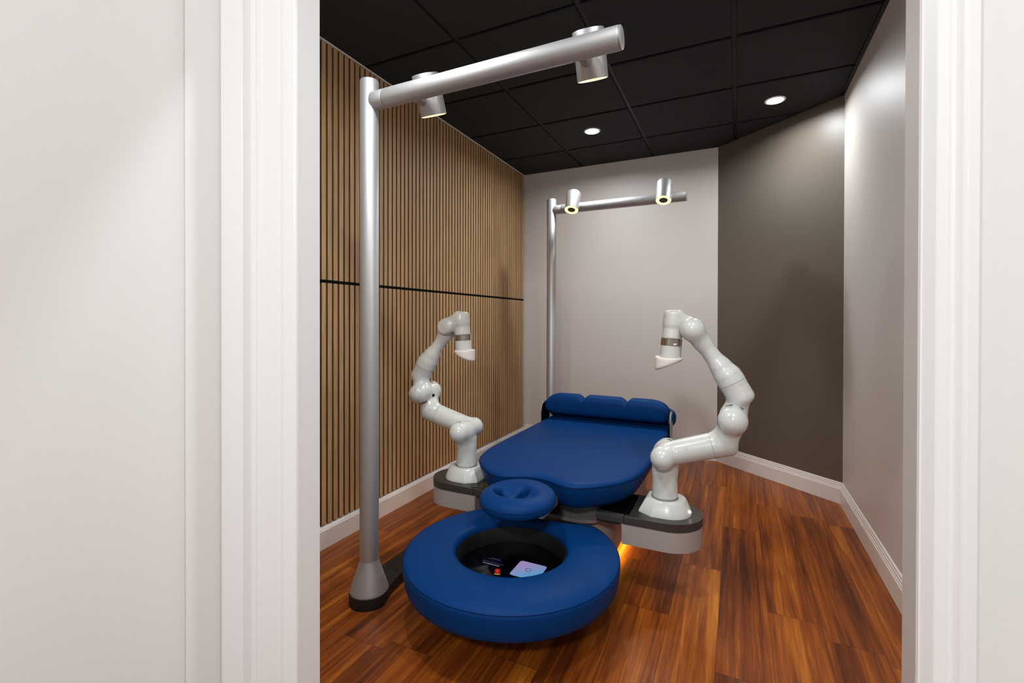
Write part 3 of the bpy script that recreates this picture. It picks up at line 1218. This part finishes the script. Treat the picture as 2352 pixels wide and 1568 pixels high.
# red stop button on a yellow collar
bm = bmesh.new()
lathe(bm, (-0.8375, 1.6165, 0.1803), (-0.1, 0.35, 1), [(0.0001, 0), (0.0122, 0.0), (0.0122, 0.0028), (0.0001, 0.0028)], 24)
bt0 = link('button_collar', bm, M['yellow'], tb, True, 40)
bm = bmesh.new()
lathe(bm, (-0.838, 1.6175, 0.1831), (-0.1, 0.35, 1), [(0.0001, 0), (0.0115, 0.0), (0.0120, 0.008), (0.0108, 0.0125), (0.007, 0.0150), (0.0003, 0.0155)], 24)
tag(link('stop_button', bm, M['red'], tb, True, 40), 'red mushroom push button')
# black arm carrying the ring from the pedestal
bm = bmesh.new()
prism(bm, rrect(CX - 0.14, CX + 0.14, 1.56, 2.14, 0.10, 8), 0.085, 0.1295, 0.004)
link('ring_support', bm, M['black'], tb, True, 40)
tag(bt0, 'yellow collar')

# ------------------------------------------------------------------ robot arms
Z0 = 0.3252


def robot(loc):
    t = thing('robot_arm', loc, 'white jointed robot arm on the right tray beside the dark slanted wall', 'robot arm', 'white massage robot arms')
    o = Vector(loc)

    def W_(p):
        return np.array([o.x + p[0], o.y + p[1], p[2]])

    def part(name, f, lo, hi, vox=0.0045, m='robot', parent=None):
        bm = surface_net(f, lo, hi, vox)
        bm.normal_update()
        bvh = BVHTree.FromBMesh(bm)
        for v in bm.verts:
            v.co += Vector((o.x, o.y, 0))
        return link(name, bm, M[m], parent or t, True), bvh

    def dimples(par, bvh, spots, r=0.0058, m='screw', name='screw_dimple'):
        for p, d in spots:
            p, d = Vector(p), Vector(d).normalized()
            hit = bvh.ray_cast(p + d * 0.2, -d)
            if hit[0] is None:
                continue
            nn = hit[1].normalized()
            if nn.dot(d) < 0:
                nn = -nn
            c = hit[0] + Vector((o.x, o.y, 0))
            bm = bmesh.new()
            lathe(bm, c - nn * 0.0012, nn, [(r, 0), (r, 0.0016), (r * 0.86, 0.0017), (r * 0.66, 0.0002), (0.0002, 0.0004)], 18)
            link(name, bm, M[m], par, True, 40)

    def seam(par, c, ax, r, w=0.0011):
        bm = bmesh.new()
        c = Vector(c) + Vector((o.x, o.y, 0))
        ax = Vector(ax).normalized()
        lathe(bm, c - ax * w / 2, ax, [(r * 0.9, 0), (r, 0), (r, w), (r * 0.9, w), (r * 0.9, 0)], 64)
        link('joint_seam', bm, M['seam'], par, True, 40)

    # white base shoe: round towards the tray end, cut corners towards the bed
    def shoe(rr, xin, yw, z, n=16):
        arc = [(0.012 + rr * math.cos(a), rr * math.sin(a)) for a in [-PI / 2 + PI * k / n for k in range(n + 1)]]
        return [(o.x + x, o.y + 0.004 + y, z) for x, y in arc + [(-xin * 0.45, rr), (-xin, yw), (-xin, -yw), (-xin * 0.45, -rr)]]
    bm = bmesh.new()
    loft(bm, [shoe(0.101, 0.103, 0.062, Z0), shoe(0.101, 0.103, 0.062, Z0 + 0.004), shoe(0.097, 0.098, 0.058, Z0 + 0.016), shoe(0.080, 0.076, 0.046, Z0 + 0.056), shoe(0.076, 0.071, 0.043, Z0 + 0.0605), shoe(0.070, 0.064, 0.038, Z0 + 0.062)])
    bs = link('base_shoe', bm, M['robot'], t, True, 30)
    bm = bmesh.new()
    lathe(bm, (o.x, o.y, Z0 + 0.0622), (0, 0, 1), [(0.050, 0), (0.0575, 0), (0.0575, 0.0010), (0.050, 0.0010), (0.050, 0)], 48)
    link('base_gap', bm, M['seam_dark'], bs, True, 40)
    bm = bmesh.new()
    lathe(bm, (o.x + 0.1065, o.y - 0.020, Z0 + 0.020), (1, -0.2, 0.25), [(0.0055, 0), (0.0055, 0.003), (0.003, 0.0045), (0.0003, 0.005)], 16)
    tag(link('status_light', bm, M['pin'], bs, True, 40), 'small glowing white status light')

    SH = 0.578                        # shoulder joint height
    EL = np.array([0.272, 0.0, 0.760])  # elbow
    WR = np.array([0.114, 0.0, 1.131])  # wrist

    # column with the back half of the shoulder housing
    def f_col(P):
        d = sd_cyl(P, (0, 0, Z0 + 0.060), (0, 0.004, 0.535), 0.0555, 0.004, 0.0515)
        d = smin(d, sd_cone(P, (0, 0.004, 0.500), (0, 0.030, 0.565), 0.0490, 0.048), 0.02)
        d = smin(d, sd_cone(P, (0, -0.012, SH), (0, 0.078, SH), 0.0485, 0.051), 0.034)
        return smax(d, -(P[:, 1] + 0.0055), 0.004) if False else d
    p_, b_ = part('base_column', f_col, (-0.07, -0.07, Z0 + 0.055), (0.07, 0.14, 0.64))
    seam(p_, (0, 0, Z0 + 0.069), (0, 0, 1), 0.0559)
    for s in (-1, 1):
        dimples(p_, b_, [((0, 0, 0.412), (0.55, s * 0.9, 0)), ((0, 0, 0.412), (-0.75, s * 0.7, 0)), ((0, 0, 0.485), (0.2 * s, s, 0))])
    dimples(p_, b_, [((0, 0.07, SH), (0.15, 1, 0.35)), ((0, 0.05, SH), (0.5, 0.5, 0.8)), ((0, 0.03, SH), (0.3, 0.2, 1))])
    dimples(p_, b_, [((0, 0, 0.485), (0.45, 1, 0))], 0.0062, 'gloss_black', 'port')
    bm = bmesh.new()
    lathe(bm, (o.x + 0.014, o.y + 0.058, SH + 0.0480), (0.28, 0.10, 1), [(0.0125, 0), (0.0125, 0.0022), (0.0003, 0.0022)], 4)
    link('label_plate', bm, M['gloss_black'], p_)

    # upper arm: front half of the shoulder, tube, front half of the elbow
    A0, A1 = np.array([0.0, -0.034, SH + 0.004]), np.array([0.283, -0.004, 0.667])

    def f_up(P):
        d = sd_cone(P, (0, 0.016, SH), (0, -0.076, SH), 0.0488, 0.051)
        d = smin(d, sd_cyl(P, A0, A1, 0.0505, 0.030, 0.0550), 0.02)
        d = smin(d, sd_cone(P, (0.246, -0.008, 0.682), (0.270, -0.034, 0.742), 0.050, 0.048), 0.024)
        d = smin(d, sd_cone(P, (EL[0], 0.010, EL[2]), (EL[0], -0.058, EL[2]), 0.0520, 0.0575), 0.014)
        return d
    p_, b_ = part('upper_arm', f_up, (-0.08, -0.15, 0.50), (0.36, 0.08, 0.84))
    ax = A1 - A0
    k = 0.68
    seam(p_, A0 + ax * k, ax, 0.050 + 0.0045 * k + 0.0009)
    for s in (-1, 1):
        dimples(p_, b_, [(A0 + ax * 0.36, (-0.1, s, 0.30)), (A0 + ax * 0.63, (0, s, 0.7)), (A0 + ax * 0.63, (0, s, -0.55)), (A0 + ax * 0.74, (0, s, 0.65)), (A0 + ax * 0.76, (0, s, -0.5)), (A0 + ax * 0.86, (0, s, -0.45))])
    dimples(p_, b_, [((0, -0.07, SH), (-0.45, -1, 0.4)), ((EL[0], -0.06, EL[2]), (-0.15, -1, 0.45)), (A0 + ax * 0.15, (0.3, 0.2, 1)), (A0 + ax * 0.3, (0, 0.3, 1))])

    # forearm: back half of the elbow, tube, long neck, front half of the wrist
    FS = np.array([0.268, 0.006, 0.909])
    fd = np.array([-0.49, -0.02, 0.87])
    fd = fd / np.linalg.norm(fd)
    F0 = FS - fd * 0.090

    def f_fore(P):
        d = sd_cone(P, (EL[0], -0.008, EL[2]), (EL[0], 0.064, EL[2]), 0.0505, 0.053)
        d = smin(d, sd_cone(P, (EL[0] + 0.004, 0.022, EL[2] + 0.012), (0.296, 0.012, 0.845), 0.047, 0.044), 0.022)
        d = smin(d, sd_cyl(P, FS - fd * 0.101, FS + fd * 0.062, 0.0535, 0.032), 0.012)
        d = smin(d, sd_cone(P, FS + fd * 0.010, FS + fd * 0.066 + np.array([-0.006, 0, 0]), 0.0510, 0.0400), 0.014)
        d = smin(d, sd_cone(P, FS + fd * 0.058 + np.array([-0.006, 0, 0]), (0.146, -0.006, 1.082), 0.0370, 0.0315), 0.030)
        d = smin(d, sd_cone(P, (0.150, -0.008, 1.078), (0.122, -0.030, 1.120), 0.0325, 0.040), 0.03)
        d = smin(d, sd_cone(P, (WR[0], -0.012, WR[2]), (WR[0], -0.038, WR[2]), 0.044, 0.0495), 0.022)
        return d
    p_, b_ = part('forearm', f_fore, (0.04, -0.11, 0.68), (0.40, 0.14, 1.20))
    ax = FS - F0
    seam(p_, FS - fd * 0.002, ax, 0.0556)
    # dark gaps where the elbow housings turn against their brackets, and the elbow's port
    for yy, a0, a1, rr in ((-0.030, 48, 118, 0.0598), (0.040, 226, 296, 0.0575)):
        bm = bmesh.new()
        tube(bm, [(o.x + EL[0] + rr * math.cos(math.radians(a0 + (a1 - a0) * q / 16)), o.y + yy, EL[2] + rr * math.sin(math.radians(a0 + (a1 - a0) * q / 16))) for q in range(17)], 0.0016, 6)
        link('joint_gap', bm, M['seam_dark'], p_, True)
    bm = bmesh.new()
    box(bm, o.x + EL[0] - 0.0560, o.x + EL[0] - 0.0440, o.y - 0.012, o.y + 0.006, EL[2] - 0.022, EL[2] - 0.006, 0.002)
    link('elbow_port', bm, M['gloss_black'], p_)
    for s in (-1, 1):
        dimples(p_, b_, [(FS - ax * 0.25, (0.6, s, 0.4)), (FS - ax * 0.72, (0.5, s, 0.1)), (FS - ax * 0.2, (-0.6, s, -0.2)), (FS + ax * 0.3, (0.6, s, 0.5)), (FS + ax * 0.25, (-0.4, s, -0.1)), (FS + ax * 0.75, (-0.75, s * 0.8, 0))], 0.0048)
    dimples(p_, b_, [((WR[0], -0.03, WR[2]), (-0.6, -1, 0.1)), ((0.14, -0.01, 1.085), (-0.75, -0.8, -0.4)), ((EL[0], 0.06, EL[2]), (-0.2, 1, 0.5)), ((EL[0], 0.03, EL[2]), (0.1, 0.5, 1)), ((EL[0], 0.05, EL[2]), (-0.4, 0.9, -0.6))], 0.0048)

    # wrist housing and hand
    HT, HB = np.array([0.0345, 0.002, 1.212]), np.array([0.0265, 0.0, 1.088])

    def f_hand(P):
        d = sd_cyl(P, HT, (0.0295, 0.001, 1.135), 0.0395, 0.016, 0.0435)
        d = smin(d, sd_cyl(P, (0.0292, 0.001, 1.140), HB, 0.0385, 0.002, 0.0435), 0.008)
        d = smin(d, sd_cyl(P, (WR[0], 0.002, WR[2]), (WR[0], 0.060, WR[2]), 0.0455, 0.012, 0.041), 0.012)
        d = smin(d, sd_cone(P, (0.095, 0.026, 1.138), (0.045, 0.012, 1.168), 0.034, 0.034), 0.026)
        d = smin(d, sd_cone(P, (0.105, 0.020, 1.150), (0.050, 0.006, 1.185), 0.024, 0.024), 0.02)
        return d
    p_, b_ = part('wrist', f_hand, (-0.03, -0.07, 1.07), (0.19, 0.09, 1.24))
    dimples(p_, b_, [((0.03, 0, 1.185), (-0.8, -0.7, 0)), ((0.06, 0.0, 1.175), (0.1, -1, 0.3)), ((0.028, 0, 1.100), (-0.7, -0.7, 0)), ((0.028, 0, 1.100), (-0.5, 0.8, 0)), ((WR[0], 0.03, WR[2]), (-0.5, 0.5, -0.7))], 0.0026, 'seam')
    axh = Vector(HB - HT).normalized()
    hb = Vector((o.x, o.y, 0)) + Vector(HB)
    bm = bmesh.new()
    lathe(bm, hb + axh * 0.0005, axh, [(0.042, 0), (0.0445, 0.0005), (0.0445, 0.0295), (0.042, 0.030)], 64)
    fr = link('flange_ring', bm, M['steel'], t, True, 40)
    bm = bmesh.new()
    box(bm, hb.x + 0.012, hb.x + 0.026, hb.y - 0.0455, hb.y - 0.0385, hb.z - 0.0265, hb.z - 0.0195, 0.0008)
    link('ring_label', bm, M['tool'], fr)
    bm = bmesh.new()
    c0 = hb + axh * 0.0308
    lathe(bm, c0, axh, [(0.043, 0), (0.0440, 0.001), (0.0440, 0.0535), (0.043, 0.0545)], 64)
    sv = link('force_sensor', bm, M['robot'], t, True, 40)
    c1 = np.array(c0 + axh * 0.056) - np.array([o.x, o.y, 0])

    # pressing tool: thick at the inner end, slanting to a thin outer end
    def f_tool(P):
        x, y, z = P[:, 0] - c1[0], P[:, 1] - c1[1], P[:, 2] - c1[2]
        ex = np.sqrt(((x + 0.006) / 0.060) ** 2 + (y / 0.0505) ** 2)
        side = (ex - 1) * 0.052
        d = smax(side, z - 0.004 - 0.006 * np.clip((-x - 0.035) / 0.02, 0, 1), 0.010)
        low = -(z + 0.0345 - (x + 0.006) * 0.42) * 0.92
        return smax(d, low, 0.016)
    bm = surface_net(f_tool, c1 + np.array([-0.08, -0.065, -0.075]), c1 + np.array([0.07, 0.065, 0.03]), 0.004)
    for v in bm.verts:
        v.co += Vector((o.x, o.y, 0))
    link('tool_head', bm, M['tool'], t, True)
    return t


def copy_tree(ob, parent=None):
    c = ob.copy()
    COL.objects.link(c)
    if parent is not None:
        c.parent = parent
    for ch in list(ob.children):
        copy_tree(ch, c)
    return c


ra = robot((-0.2865, CY + 0.001, Z0))
la = copy_tree(ra)
la.location = (-1.3125, CY + 0.008, Z0)
la.rotation_euler = (0, 0, PI)
la['label'] = 'white jointed robot arm on the left tray in front of the slatted wall'
